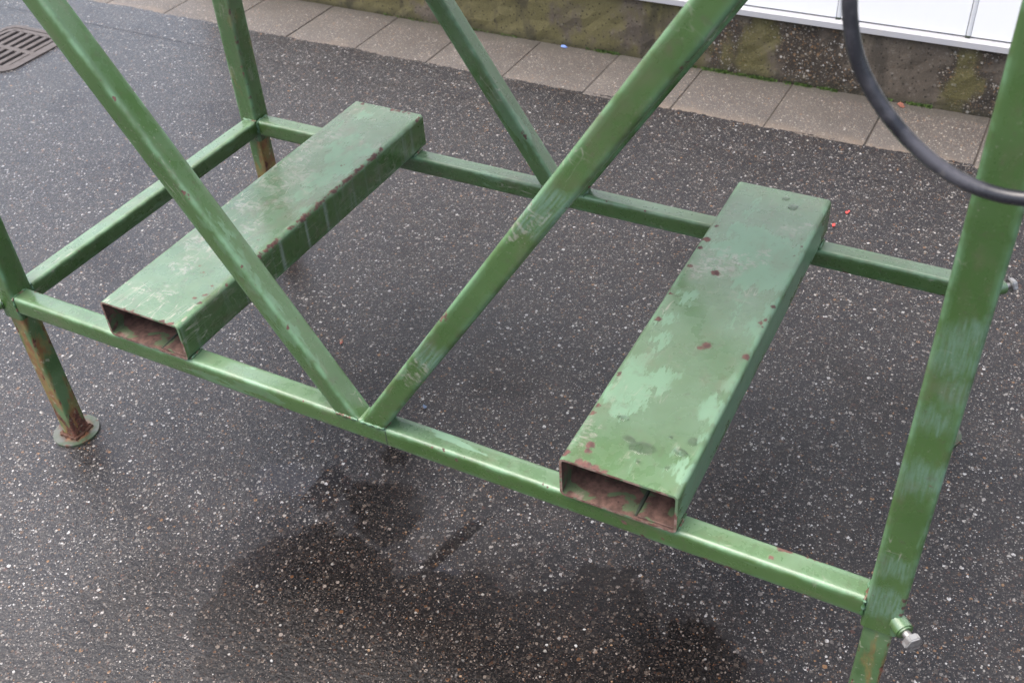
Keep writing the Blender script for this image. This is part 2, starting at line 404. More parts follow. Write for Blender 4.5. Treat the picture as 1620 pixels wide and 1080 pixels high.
def tube_mesh(name, w_, h_, L, t=.003, r=.005, mats=(), cut0=None, cut1=None, nseg=10, wob=.0004):
    """hollow rounded tube along local Z from 0 to L. cut(x,y)->dz shears an end. slots: 0 paint, 1 cut edge, 2 inside"""
    rg = random.Random(hash((round(w_, 4), round(L, 4))) & 0xffff)
    po = rrect(w_, h_, r); pi_ = rrect(w_-2*t, h_-2*t, max(r-t, .0012))
    V = []; F = []; M = []; E = []
    n = len(po)
    def ring(prof, z, f0, k, inner=False):
        b = len(V)
        for x, y, e in prof:
            dz0 = cut0(x, y) if cut0 else 0.; dz1 = cut1(x, y) if cut1 else 0.
            zz = z + dz0*(1-f0) + dz1*f0
            jw = 0 if inner else wob*rg.uniform(-1, 1)*(e > 0)
            V.append((x*(1+jw*6), y*(1+jw*6), zz)); E.append(0. if inner else e)
        return b
    rows = [ring(po, L*i/nseg, i/nseg, i) for i in range(nseg+1)]
    for a, b in zip(rows, rows[1:]):
        for k in range(n):
            j = (k+1) % n
            F.append((a+k, a+j, b+j, b+k)); M.append(0)
    i0 = ring(pi_, 0, 0, 0, True); i1 = ring(pi_, L, 1, 0, True)
    for k in range(n):
        j = (k+1) % n
        F.append((i0+j, i0+k, i1+k, i1+j)); M.append(2)
        F.append((rows[0]+j, rows[0]+k, i0+k, i0+j)); M.append(1)
        F.append((rows[-1]+k, rows[-1]+j, i1+j, i1+k)); M.append(1)
    me = bpy.data.meshes.new(name); me.from_pydata(V, [], F)
    for m in mats: me.materials.append(m)
    for p, mi in zip(me.polygons, M): p.material_index = min(mi, len(mats)-1)
    at = me.attributes.new('edge', 'FLOAT', 'POINT')
    for i, e in enumerate(E): at.data[i].value = e
    me.update(); smooth(me, 35); return me
TF = {}
def frame_tf(o, p0, zdir, xdir):
    z = Vector(zdir).normalized(); x = Vector(xdir); x = (x - z*x.dot(z)).normalized(); y = z.cross(x)
    m = Matrix((x, y, z)).transposed().to_4x4(); m.translation = Vector(p0); o.matrix_local = m; TF[o.name] = m
def bm_mesh(name, bm, mats, sm=None):
    me = bpy.data.meshes.new(name); bm.normal_update(); bm.to_mesh(me); bm.free()
    for m in (mats if isinstance(mats, (list, tuple)) else [mats]): me.materials.append(m)
    if sm: smooth(me, sm)
    return me
def box_bm(bm, x0, x1, y0, y1, z0, z1, bev=0, seg=2):
    v = [bm.verts.new(c) for c in ((x0, y0, z0), (x1, y0, z0), (x1, y1, z0), (x0, y1, z0), (x0, y0, z1), (x1, y0, z1), (x1, y1, z1), (x0, y1, z1))]
    fs = [bm.faces.new([v[i] for i in q]) for q in ((3, 2, 1, 0), (4, 5, 6, 7), (0, 1, 5, 4), (1, 2, 6, 5), (2, 3, 7, 6), (3, 0, 4, 7))]
    if bev:
        es = {e for f in fs for e in f.edges}
        bmesh.ops.bevel(bm, geom=list(es), offset=bev, segments=seg, affect='EDGES', profile=.5)
def box_mesh(name, dims, mat, bev=0, seg=2):
    bm = bmesh.new(); box_bm(bm, *dims, bev, seg); return bm_mesh(name, bm, mat, 35 if bev else None)
def bead_mesh(name, pts, rad, mat, seed=0, step=.0045):
    """lumpy weld bead along a polyline"""
    rg = random.Random(seed); P = []
    for a, b in zip(pts, pts[1:]):
        a = Vector(a); b = Vector(b); k = max(2, int((b-a).length/step))
        for i in range(k): P.append(a.lerp(b, i/k))
    P.append(Vector(pts[-1]))
    bm = bmesh.new(); prev = None
    for i, p in enumerate(P):
        t = (P[min(i+1, len(P)-1)]-P[max(i-1, 0)]).normalized()
        u = t.orthogonal().normalized(); w2 = t.cross(u)
        rr = rad*(.75+.3*math.sin(i*1.9)+rg.uniform(-.15, .2)) * (.6 if i in (0, len(P)-1) else 1)
        ring = [bm.verts.new(p+(u*math.cos(a)+w2*math.sin(a))*rr) for a in [k*math.pi/3 for k in range(6)]]
        if prev:
            for k in range(6): bm.faces.new((prev[k], prev[(k+1) % 6], ring[(k+1) % 6], ring[k]))
        else: bm.faces.new(ring[::-1])
        prev = ring
    bm.faces.new(prev)
    return bm_mesh(name, bm, mat, 70)

# ------------------------------------------------------------------ ground, with the shaft of the drain left open
M_ASPH = asphalt()
GX0, GX1, GY0, GY1 = -2.262, -1.948, 1.295, 1.605
bm = bmesh.new()
xs = [-40, -6, GX0+.006, GX1-.006, 6, 40]; ys = [-40, -4, GY0+.006, GY1-.006, 6, 40]
gv = {(i, j): bm.verts.new((x, y, 0)) for i, x in enumerate(xs) for j, y in enumerate(ys)}
for i in range(5):
    for j in range(5):
        if (i, j) != (2, 2): bm.faces.new((gv[i, j], gv[i+1, j], gv[i+1, j+1], gv[i, j+1]))
KY0 = 1.899
rg0 = random.Random(21); prev = None
for k in range(900):
    x = -3.6+.008*k
    e = KY0+.003+.010*abs(math.sin(x*9.1)*math.sin(x*3.3+1))+rg0.uniform(-.002, .006)
    cur = [bm.verts.new((x, y, z)) for y, z in ((KY0-.16, .0006), (KY0-.006, .0068+rg0.uniform(-.0003, .0003)), (e, .0078+rg0.uniform(-.0003, .0003)), (e+.001, .002))]
    if prev:
        for q in range(3): bm.faces.new((prev[q], cur[q], cur[q+1], prev[q+1]))
    prev = cur
tag(link('asphalt_ground', bm_mesh('asphalt_ground', bm, M_ASPH)), kind='structure')

def asphalt_stones(n):
    rg = random.Random(5); V = []; F = []
    for _ in range(n):
        while True:
            x, y = rg.uniform(-2.3, 2.1), rg.uniform(-.55, 1.86)
            if GX0-.02 < x < GX1+.02 and GY0-.02 < y < GY1+.02: continue
            if y > -.85+.55*abs(x-.9)*(x > .9) - .2 and rg.random() < .4+.6*max(0, 1-y/1.9): break
        r = .0013+.0030*rg.random()**2.2; a = rg.uniform(0, 6.28); el = rg.uniform(.55, 1.0); k = rg.choice((5, 6, 6, 7)); b = len(V); h = r*rg.uniform(.18, .42)
        for q in range(k):
            t = 6.283*q/k+rg.uniform(-.3, .3); rr = r*rg.uniform(.75, 1.12)
            px_, py_ = rr*math.cos(t), rr*el*math.sin(t)
            X, Y = px_*math.cos(a)-py_*math.sin(a), px_*math.sin(a)+py_*math.cos(a)
            V.append((x+X, y+Y, -.0004)); V.append((x+X*.72, y+Y*.72, h*rg.uniform(.8, 1.1)))
        F.append([b+2*q+1 for q in range(k)])
        for q in range(k):
            j = (q+1) % k; F.append((b+2*q, b+2*j, b+2*j+1, b+2*q+1))
    me = bpy.data.meshes.new('asphalt_stones'); me.from_pydata(V, [], F); return me
s_ = NB('asphalt_stone'); ri = s_.n('ShaderNodeNewGeometry').outputs['Random Per Island']
sc_ = s_.ramp(ri, [(0, (.06, .052, .047)), (.22, (.11, .10, .092)), (.40, (.17, .155, .14)), (.55, (.23, .21, .185)), (.68, (.13, .075, .045)), (.80, (.29, .27, .245)), (.88, (.22, .125, .06)), (.93, (.40, .39, .37))], True)
sc_ = s_.vscale(sc_, .88)
sc_ = s_.mix(s_.mul(s_.mr(s_.noise(s_.pos(), 700, 2), .4, .7), .45), sc_, (.05, .044, .04))
s_.b.inputs['Coat IOR'].default_value = 1.33
me = asphalt_stones(9000); me.materials.append(s_.set(Base_Color=sc_, Roughness=.5, Coat_Weight=.6, Coat_Roughness=.15))
tag(link('asphalt_stones', me), 'pale and brown stones set in the wet asphalt', 'stones', kind='stuff')

# paving strip: loose 30 cm slabs along the wall
M_SLAB = slab_mat(); M_BED = flat_mat('joint_sand', (.052, .043, .036), .95)
KY1, KX, KP = 2.2135, .0765, .3035
strip = link('paving_strip', box_mesh('paving_strip', (-9.2, 9.2, KY0+.006, KY1, .001, .0040), M_BED)); tag(strip, kind='structure')
rg = random.Random(3); slabs = []
for v_ in range(4):
    bm = bmesh.new(); box_bm(bm, -KP/2+.0028, KP/2-.0028, -.157, .153, -.02, .0062, .0025, 2)
    for vt in bm.verts:
        vt.co.x += rg.uniform(-.0012, .0012); vt.co.y += rg.uniform(-.002, .002)
    slabs.append(bm_mesh('slab', bm, M_SLAB, 40))
for k in range(-30, 30):
    o = link('slab', slabs[rg.randrange(4)], strip, (KX+KP*(k+.5), KY0+.157+rg.uniform(-.003, .003), rg.uniform(0, .0015)))
    o.rotation_euler = (rg.uniform(-.002, .002), rg.uniform(-.003, .003), rg.uniform(-.005, .005))

# ------------------------------------------------------------------ building: plinth, sill, cladding
YW = 2.2135
M_PL = plinth_mat(); M_PANEL = white_mat('white_cladding', (.86, .87, .88), .03, .25); M_SILL = white_mat('white_sill', (.36, .36, .38), .35, .4)
bld = link('building', None, None, (0, YW, 0))
tag(bld, 'building wall of white cladding panels on a mossy concrete plinth', 'building')
bm = bmesh.new()
nx, nz = 260, 8
px = [-1.85+10.85*i/nx for i in range(nx+1)]; pz = [-.05+.263*j/nz for j in range(nz+1)]
gv = [[bm.verts.new((x, random.uniform(-.0025, .0025)+(.002*math.sin(x*3.1)), z)) for z in pz] for x in px]
for i in range(nx):
    for j in range(nz): bm.faces.new((gv[i][j], gv[i+1][j], gv[i+1][j+1], gv[i][j+1]))
bk = [bm.verts.new((x, .25, z)) for x, z in ((-1.85, -.05), (9, -.05), (9, .213), (-1.85, .213))]
bm.faces.new([bk[1], bk[0], bk[3], bk[2]])
bm.faces.new([g[-1] for g in gv]+[bk[2], bk[3]])
bm.faces.new(gv[0][::-1]+[bk[0], bk[3]])
link('plinth', bm_mesh('plinth', bm, M_PL), bld)
# sill: drip profile under the panels
bm = bmesh.new(); prof = [(.10, .2135), (-.012, .2135), (-.0135, .2150), (-.0125, .232), (-.006, .2385), (.10, .2405)]
for x0, x1 in ((-1.85, 9),):
    a = [bm.verts.new((x0, y, z)) for y, z in prof]; b = [bm.verts.new((x1, y, z)) for y, z in prof]
    for k in range(len(prof)): bm.faces.new((a[k], a[(k+1) % 6], b[(k+1) % 6], b[k]))
    bm.faces.new(a[::-1]); bm.faces.new(b)
link('sill', bm_mesh('sill', bm, M_SILL), bld)
PP, PX0 = .3775, .7935
pan = box_mesh('cladding_panel', (.0105, PP-.0045, .004, .045, .2425, 3.4), M_PANEL, .0015, 1)
bat = box_mesh('joint_cover', (-.0030, .0098, .0022, .045, .2435, 3.4), M_PANEL, .003, 2)
gapm = dark_line()
gap = box_mesh('joint_gap', (-.0046, -.0032, .012, .045, .2425, 3.4), gapm)
drain = box_mesh('weep_hole', (-.004, .009, -.0008, .02, .2398, .2433), gapm)
for k in range(-7, 22):
    x = PX0+PP*k
    link('cladding_panel', pan, bld, (x, 0, 0)); link('joint_cover', bat, bld, (x, 0, 0))
    if -4 < k < 6: link('joint_gap', gap, bld, (x, 0, 0)); link('weep_hole', drain, bld, (x, 0, 0))
link('wall_core', box_mesh('wall_core', (-1.84, 8.8, .05, .24, .2445, 3.42), M_SILL), bld)

# ------------------------------------------------------------------ drain grate
M_IRON = iron_mat(); M_PIT = flat_mat('drain_pit', (.012, .011, .01), .6)
gcx, gcy = (GX0+GX1)/2, (GY0+GY1)/2
gr = link('drain_grate', None, None, (gcx, gcy, 0)); tag(gr, 'rusty cast iron drain grate with two rows of slots, set in the asphalt', 'drain')
hx, hy = (GX1-GX0)/2, (GY1-GY0)/2
bm = bmesh.new()     # shaft
for a, b in (((-hx, -hy), (hx, -hy)), ((hx, -hy), (hx, hy)), ((hx, hy), (-hx, hy)), ((-hx, hy), (-hx, -hy))):
    bm.faces.new([bm.verts.new(c) for c in ((*a, -.25), (*b, -.25), (*b, -.012), (*a, -.012))])
bm.faces.new([bm.verts.new(c) for c in ((-hx, -hy, -.25), (hx, -hy, -.25), (hx, hy, -.25), (-hx, hy, -.25))])
link('shaft', bm_mesh('shaft', bm, M_PIT), gr)
# outer frame: rounded square ring
def rring(bm, wo_, ho_, ro, wi, hi_, ri, z0, z1):
    A = [(x, y) for x, y, e in rrect(wo_, ho_, ro, 6, False)]; B = [(x, y) for x, y, e in rrect(wi, hi_, ri, 6, False)]
    r = [[bm.verts.new((x, y, z)) for x, y in P] for P, z in ((A, z0), (A, z1), (B, z1), (B, z0))]
    n = len(A)
    for q in range(4):
        a, b = r[q], r[(q+1) % 4]
        for k in range(n): bm.faces.new((a[k], a[(k+1) % n], b[(k+1) % n], b[k]))
bm = bmesh.new(); rring(bm, 2*hx+.026, 2*hy+.026, .055, 2*hx-.012, 2*hy-.012, .045, -.014, .0045)
link('seat_frame', bm_mesh('seat_frame', bm, M_IRON, 30), gr)
bm = bmesh.new(); rring(bm, 2*hx-.018, 2*hy-.018, .042, 2*hx-.056, 2*hy-.060, .030, -.028, .003)
link('rim', bm_mesh('rim', bm, M_IRON, 30), gr)
link('middle_bar', box_mesh('middle_bar', (-hx+.02, hx-.02, -.011, .011, -.028, .0035), M_IRON, .002), gr)
bar = box_mesh('bar', (-.0115, .0115, .006, hy-.024, -.027, .0030), M_IRON, .003)
bar2 = box_mesh('bar', (-.0115, .0115, -hy+.024, -.006, -.027, .0032), M_IRON, .003)
for k in range(6):
    x = -.1075+.043*k
    link('bar', bar, gr, (x, 0, 0)); link('bar', bar2, gr, (x+.004, 0, 0))

# ------------------------------------------------------------------ the green frame
Z0 = .4014; RS = .040; PS = .050
XL, XR = -.2700, 1.3905      # inner faces of the left and right posts
BY = .7720                   # front face of the back rail
TOP = 1.62
M_IN = rusty_inside(); M_ED = rust_edge(); M_W = weld_mat()
RSP = [(-.019, -.0185, x-XL, r) for x, r in ((1.163, .006), (1.175, .005), (1.188, .004), (1.20, .006), (.40, .005), (.385, .006), (.375, .004), (.27, .004), (.925, .004), (.94, .005), (.61, .003), (.46, .003), (.47, .004))] \
    + [(.0185, .0185, x-XL, r) for x, r in ((1.262, .007), (1.272, .006), (1.30, .003), (1.318, .004), (1.31, .003), (.30, .003))] + [(-.004, .02, 1.255-XL, .004), (-.02, .003, 1.035-XL, .004), (-.02, .006, .745-XL, .003), (-.02, -.004, 1.10-XL, .003)]
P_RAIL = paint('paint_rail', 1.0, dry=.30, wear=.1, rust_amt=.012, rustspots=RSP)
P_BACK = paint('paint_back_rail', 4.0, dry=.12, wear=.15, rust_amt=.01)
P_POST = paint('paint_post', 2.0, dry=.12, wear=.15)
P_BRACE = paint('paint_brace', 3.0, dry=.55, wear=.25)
fr = link('steel_frame', None, None, ((XL+XR)/2, BY/2, 0))
tag(fr, 'worn green welded steel frame with two fork pockets standing on the wet asphalt', 'frame')
OFF = Vector(((XL+XR)/2, BY/2, 0))
def at(p): return Vector(p)-OFF
MS = lambda p: [p, M_ED, M_IN]

# rails: local z along +X, local x along +Y, local y along +Z
def rail(name, p0, p1, mat, xdir, size=RS):
    p0 = Vector(p0); p1 = Vector(p1)
    me = tube_mesh(name, size, size, (p1-p0).length, .003, .0066, MS(mat), nseg=14)
    o = link(name, me, fr); frame_tf(o, at(p0), p1-p0, xdir); return o
zc = Z0-RS/2
rail_f = rail('front_rail', (XL, RS/2, zc), (XR, RS/2, zc), P_RAIL, (0, 1, 0))
rail_b = rail('back_rail', (XL, BY+RS/2, zc), (XR, BY+RS/2, zc), P_BACK, (0, 1, 0))
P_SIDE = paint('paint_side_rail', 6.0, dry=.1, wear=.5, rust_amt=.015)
rail_l = rail('side_rail', (XL-.0225, PS, zc), (XL-.0225, BY-.0005, zc), P_SIDE, (1, 0, 0))
rail_r = rail('side_rail', (XR+.0275, PS, zc), (XR+.0275, BY-.0005, zc), P_SIDE, (1, 0, 0))

# posts (sleeves) with telescoping legs
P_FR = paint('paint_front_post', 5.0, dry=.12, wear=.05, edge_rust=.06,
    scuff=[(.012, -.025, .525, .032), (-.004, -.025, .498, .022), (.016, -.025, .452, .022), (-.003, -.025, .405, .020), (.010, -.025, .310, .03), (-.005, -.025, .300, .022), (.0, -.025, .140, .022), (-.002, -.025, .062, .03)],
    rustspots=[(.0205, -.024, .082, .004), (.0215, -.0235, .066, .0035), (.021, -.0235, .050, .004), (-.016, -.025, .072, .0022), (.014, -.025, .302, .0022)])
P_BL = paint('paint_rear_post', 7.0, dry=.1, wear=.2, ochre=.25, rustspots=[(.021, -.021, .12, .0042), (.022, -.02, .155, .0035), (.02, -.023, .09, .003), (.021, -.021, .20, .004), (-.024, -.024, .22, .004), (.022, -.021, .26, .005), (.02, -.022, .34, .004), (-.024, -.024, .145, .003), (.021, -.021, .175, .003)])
PZ = Z0-.0575
LEGM = [leg_paint('leg_paint_rusty', .52), leg_paint('leg_paint_green', .42)]
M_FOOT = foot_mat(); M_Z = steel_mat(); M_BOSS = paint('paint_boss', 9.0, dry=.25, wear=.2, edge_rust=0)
post_me = {}
leg_me = {}
foot_bm = bmesh.new(); bmesh.ops.create_cone(foot_bm, cap_ends=True, segments=48, radius1=.0505, radius2=.0500, depth=.005)
bmesh.ops.translate(foot_bm, verts=foot_bm.verts, vec=(0, 0, .0028)); foot_me = bm_mesh('foot_plate', foot_bm, M_FOOT, 30)
M_RUSTD = flat_mat('dark_rust', (.085, .036, .020), .8)
collar = bead_mesh('weld_bead', [(-.023, -.023, .0065), (.023, -.023, .0065), (.023, .023, .0065), (-.023, .023, .0065), (-.023, -.023, .0065)], .0058, M_RUSTD, 5)
boss_bm = bmesh.new()
bmesh.ops.create_cone(boss_bm, cap_ends=True, segments=28, radius1=.0132, radius2=.0132, depth=.022)
bmesh.ops.bevel(boss_bm, geom=[e for e in boss_bm.edges if abs(e.verts[0].co.z-e.verts[1].co.z) < 1e-5], offset=.0025, segments=2, affect='EDGES')
boss_me = bm_mesh('clamp_boss', boss_bm, M_BOSS, 40)
bolt_bm = bmesh.new()
bmesh.ops.create_cone(bolt_bm, cap_ends=True, segments=16, radius1=.0062, radius2=.0062, depth=.02)
hd = bmesh.ops.create_cone(bolt_bm, cap_ends=True, segments=6, radius1=.0142, radius2=.0142, depth=.0105)
bmesh.ops.translate(bolt_bm, verts=hd['verts'], vec=(0, 0, .012))
hv = set(hd['verts'])
bmesh.ops.bevel(bolt_bm, geom=[e for e in bolt_bm.edges if e.verts[0] in hv and e.verts[1] in hv], offset=.0016, segments=2, affect='EDGES')
bolt_me = bm_mesh('bolt', bolt_bm, M_Z, 40)
POSTS = (('FL', XL-PS/2, PS/2, -1, -1, P_POST, 0), ('FR', XR+PS/2, PS/2, 1, -1, P_FR, 1), ('BL', XL-PS/2-.004, BY+PS/2, -1, 1, P_BL, 0), ('BR', XR+PS/2, BY+PS/2, 1, 1, P_POST, 0))
for key, x, y, sx, sy, pm, lm in POSTS:
    me = tube_mesh('post', PS, PS, TOP-PZ, .003, .0055, MS(pm), nseg=16)
    po = link('post', me, fr, at((x, y, PZ)))
    b = link('clamp_boss', boss_me, po); d = Vector((sx, sy, 0)).normalized()
    frame_tf(b, d*(PS*.7071+.0025)+Vector((0, 0, .030)), d, (0, 0, 1))
    bo = link('bolt', bolt_me, po); frame_tf(bo, d*(PS*.7071+.0165)+Vector((0, 0, .030)), d, (0, 0, 1))
    L = .43
    lg = link('leg', tube_mesh('leg', .0400, .0400, L, .003, .0045, [LEGM[lm], M_ED, M_IN], nseg=12), fr, at((x, y, .0052)))
    fp = link('foot_plate', foot_me, lg, (0, 0, -.0052)); fp.scale = (.8, .8, 1) if key == 'BR' else (1, 1, 1); link('weld_bead', collar, lg, (0, 0, -.005))

# braces: 40 mm tube, front faces flush with the rails
def brace(x0, x1, z1, yc, mat, seed):
    """centre line foot (x0,Z0) to (x1,z1); feet cut level"""
    d = Vector((x1-x0, 0, z1-Z0)); L = d.length; d.normalize()
    k = d.x/d.z                              # level cut: dz along tube for offset in local x
    xl = Vector((d.z, 0, -d.x))              # local x: in the XZ plane
    cut = (lambda x, y: x*d.x/d.z) if True else None
    cutt = lambda x, y: -x*d.z/d.x           # upright cut at the post
    me = tube_mesh('brace', RS, RS, L, .003, .0064, MS(mat), cut0=cut, cut1=cutt, nseg=16)
    o = link('brace', me, fr); frame_tf(o, at((x0, yc, Z0)), d, xl); return o
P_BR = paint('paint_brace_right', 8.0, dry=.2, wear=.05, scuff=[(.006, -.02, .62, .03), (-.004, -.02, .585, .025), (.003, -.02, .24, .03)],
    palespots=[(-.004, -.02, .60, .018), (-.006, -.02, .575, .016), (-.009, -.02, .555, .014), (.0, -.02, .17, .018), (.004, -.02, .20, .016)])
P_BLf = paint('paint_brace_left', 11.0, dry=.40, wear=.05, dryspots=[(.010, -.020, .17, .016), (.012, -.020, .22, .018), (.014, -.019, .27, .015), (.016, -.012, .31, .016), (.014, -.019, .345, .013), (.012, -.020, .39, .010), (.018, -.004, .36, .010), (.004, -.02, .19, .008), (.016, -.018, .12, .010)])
br_l = brace(.5300, XL, Z0+(.5300-XL)/.648, RS/2, P_BLf, 1)
br_r = brace(.5830, XR, Z0+(XR-.5830)/.671, RS/2, P_BR, 2)
bb_l = brace(.5325, XL, Z0+(.5325-XL)/.655, BY+RS/2, P_BACK, 3)
bb_r = brace(.5850, XR, Z0+(XR-.5850)/.675, BY+RS/2, P_BACK, 4)

# fork pockets lying on the rails
PWD, PHT = .187, .0792
def pocket(xa, xb, y0, y1, mat, seed):
    L = math.hypot(xb-xa, y1-y0)
    me = tube_mesh('fork_pocket', PWD, PHT, L, .0042, .0085, MS(mat), nseg=18)
    o = link('fork_pocket', me, fr)
    frame_tf(o, at((xa+PWD/2, y0, Z0+PHT/2+.0006)), (xb-xa, y1-y0, 0), (1, 0, 0)); return o
# local frame: z along +Y, x along +X, y = z cross x = along +Z?  (Y x X = -Z) so local y points down
RXC = .9312+PWD/2
T_ = -PHT/2
def rp(x, y, r): return (x-RXC+.0057*y/.83, T_, y+.007, r)
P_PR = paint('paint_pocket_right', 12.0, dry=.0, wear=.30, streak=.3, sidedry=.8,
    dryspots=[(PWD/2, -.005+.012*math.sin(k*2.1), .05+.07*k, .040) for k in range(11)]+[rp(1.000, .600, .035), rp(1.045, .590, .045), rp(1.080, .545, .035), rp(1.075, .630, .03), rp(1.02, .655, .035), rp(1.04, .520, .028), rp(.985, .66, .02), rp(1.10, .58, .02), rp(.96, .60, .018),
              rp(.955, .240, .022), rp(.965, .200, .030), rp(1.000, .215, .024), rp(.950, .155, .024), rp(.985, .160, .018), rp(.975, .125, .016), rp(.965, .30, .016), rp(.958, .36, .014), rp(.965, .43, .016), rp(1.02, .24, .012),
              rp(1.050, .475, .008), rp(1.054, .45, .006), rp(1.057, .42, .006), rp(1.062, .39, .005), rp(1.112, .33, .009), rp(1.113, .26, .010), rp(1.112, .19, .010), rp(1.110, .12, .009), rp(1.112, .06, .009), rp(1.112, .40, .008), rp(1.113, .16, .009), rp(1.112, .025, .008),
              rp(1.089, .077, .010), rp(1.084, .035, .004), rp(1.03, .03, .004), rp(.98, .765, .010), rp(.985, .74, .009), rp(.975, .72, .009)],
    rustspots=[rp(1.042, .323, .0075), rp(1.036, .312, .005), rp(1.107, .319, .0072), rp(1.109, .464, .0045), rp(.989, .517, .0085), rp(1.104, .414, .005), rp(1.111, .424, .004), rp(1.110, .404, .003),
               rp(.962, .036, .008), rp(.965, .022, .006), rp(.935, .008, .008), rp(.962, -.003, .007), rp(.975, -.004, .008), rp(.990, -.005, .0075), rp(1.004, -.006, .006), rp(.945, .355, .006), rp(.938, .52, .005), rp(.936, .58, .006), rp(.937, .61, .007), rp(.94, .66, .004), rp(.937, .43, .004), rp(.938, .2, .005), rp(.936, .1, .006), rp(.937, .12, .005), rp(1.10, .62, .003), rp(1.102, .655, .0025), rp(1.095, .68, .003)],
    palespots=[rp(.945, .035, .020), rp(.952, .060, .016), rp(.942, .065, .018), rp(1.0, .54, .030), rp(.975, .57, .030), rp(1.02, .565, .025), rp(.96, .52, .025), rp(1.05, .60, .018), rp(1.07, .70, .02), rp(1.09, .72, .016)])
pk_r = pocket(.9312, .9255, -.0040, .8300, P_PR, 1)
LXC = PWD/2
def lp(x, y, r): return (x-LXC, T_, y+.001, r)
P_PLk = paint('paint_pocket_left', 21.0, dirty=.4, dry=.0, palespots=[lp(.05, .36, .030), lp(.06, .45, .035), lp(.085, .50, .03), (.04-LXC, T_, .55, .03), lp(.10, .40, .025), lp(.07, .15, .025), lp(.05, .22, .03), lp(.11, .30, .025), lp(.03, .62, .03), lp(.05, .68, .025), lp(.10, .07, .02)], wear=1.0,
    dryspots=[lp(.13, .50, .03), lp(.145, .56, .03), lp(.12, .60, .035), lp(.15, .64, .03), lp(.10, .67, .025), lp(.135, .44, .02), lp(.165, .40, .014), lp(.08, .63, .02), lp(.06, .78, .02), lp(.03, .72, .012)], streak=.95, edge_rust=.11,
    rustspots=[lp(.159, .077, .004), (.177-LXC, T_, .070, .004), lp(.171, .093, .004), lp(.165, .12, .003), lp(.10, .16, .003), lp(.12, .145, .003)]
      + [(.0905 - .003*math.sin(k*2.3), T_+.0022, .215+.0085*k, .0028+.0030*abs(math.sin(k*.53+1))) for k in range(54) if k not in (11, 12, 13, 29, 30, 45)]
      + [lp(.027, .823, .005), lp(.11, .824, .006), lp(.125, .825, .006), lp(.141, .825, .005), lp(.155, .825, .004), lp(.14, .57, .003), lp(.146, .575, .003), lp(.06, -.001, .004), lp(.15, -.001, .006), lp(.17, -.001, .007), lp(.08, .0, .004)])
pk_l = pocket(0.0, -.0038, -.0012, .8286, P_PLk, 2)
# seam along the pocket floors
SE = bead_mesh('floor_seam', [(.028, PHT/2-.0040, .004), (.028, PHT/2-.0040, .80)], .0042, gapm, 4, .03)
FPm = box_mesh('floor_plate', (.032, PWD/2-.0055, PHT/2-.0078, PHT/2-.0044, .003, .80), M_IN, .0008, 1)
for pk in (pk_l, pk_r): link('floor_seam', SE, pk); link('floor_plate', FPm, pk)

# standing drops of water on the right pocket
s_ = NB('water'); s_.b.inputs['IOR'].default_value = 1.33
M_WATER = s_.set(Base_Color=(1, 1, 1), Roughness=.02, Transmission_Weight=1.0)
def drop_mesh(a, b, h, seed):
    r2 = random.Random(seed); bm = bmesh.new(); n = 18; rings = []
    ph = [r2.uniform(0, 6.28) for _ in range(3)]
    for lv in range(4):
        f = math.cos(lv/4*math.pi/2); z = h*math.sin(lv/4*math.pi/2)
        rings.append([bm.verts.new((a*f*math.cos(t)*(1+.08*math.sin(2*t+ph[0])+.05*math.sin(3*t+ph[1])), -z, b*f*math.sin(t)*(1+.08*math.sin(2*t+ph[2])))) for t in [6.283*k/n for k in range(n)]])
    top = bm.verts.new((0, -h, 0))
    for A, B in zip(rings, rings[1:]):
        for k in range(n): bm.faces.new((A[k], A[(k+1) % n], B[(k+1) % n], B[k]))
    for k in range(n): bm.faces.new((rings[-1][k], rings[-1][(k+1) % n], top))
    bm.faces.new(rings[0][::-1]); bmesh.ops.recalc_face_normals(bm, faces=bm.faces[:])
    return bm_mesh('water_drop', bm, M_WATER, 60)
for k, (x, y, a, b) in enumerate(((1.052, .775, .010, .012), (1.030, .800, .008, .008), (1.035, .062, .022, .014), (1.010, .072, .010, .008), (1.089, .077, .011, .009), (1.098, .105, .008, .010), (1.083, .040, .005, .005), (.985, .110, .010, .006), (1.04, .035, .004, .005), (1.065, .10, .004, .004))):
    q = rp(x, y, 0); link('water_drop', drop_mesh(a, b, min(a, b)*.10+.0003, k), pk_r, (q[0], q[1]+.0002, q[2]))

# weld beads
def bead(parent, pts, rad=.003, seed=0, mat=None):
    me = bead_mesh('weld_bead', [Vector(p)-Vector((OFF.x, OFF.y, 0)) for p in pts], rad, mat or M_W, seed)
    o = link('weld_bead', me, parent)
    o.matrix_parent_inverse = TF[parent.name].inverted(); return o
for (x, s_) in ((XL, 1), (XR, -1)):
    bead(rail_f, [(x+s_*.001, 0, Z0-.036), (x+s_*.001, -.0005, Z0-.003), (x+s_*.001, .003, Z0), (x+s_*.001, .037, Z0)], .0032, 3)
    bead(rail_b, [(x+s_*.001, BY, Z0-.036), (x+s_*.001, BY, Z0-.003), (x+s_*.001, BY+.003, Z0), (x+s_*.001, BY+.037, Z0)], .0032, 4)
bead(rail_l, [(XL-.043, BY-.001, Z0), (XL-.003, BY-.001, Z0), (XL-.003, BY-.001, Z0-.036)], .003, 5)
bead(rail_l, [(XL-.043, PS+.001, Z0), (XL-.003, PS+.001, Z0), (XL-.003, PS+.001, Z0-.036)], .003, 6)
for pk, xa, xb in ((pk_l, 0, -.0038), (pk_r, .9312, .9255)):
    bead(pk, [(xa+PWD+.0005, .004, Z0+.002), (xa+PWD, .038, Z0+.002)], .0024, 7)
    bead(pk, [(xb+PWD+.001, BY+.002, Z0+.002), (xb+PWD+.001, BY+.039, Z0+.002)], .0032, 8)
    bead(pk, [(xa-.0005, .004, Z0+.002), (xa-.0005, .038, Z0+.002)], .0024, 9)
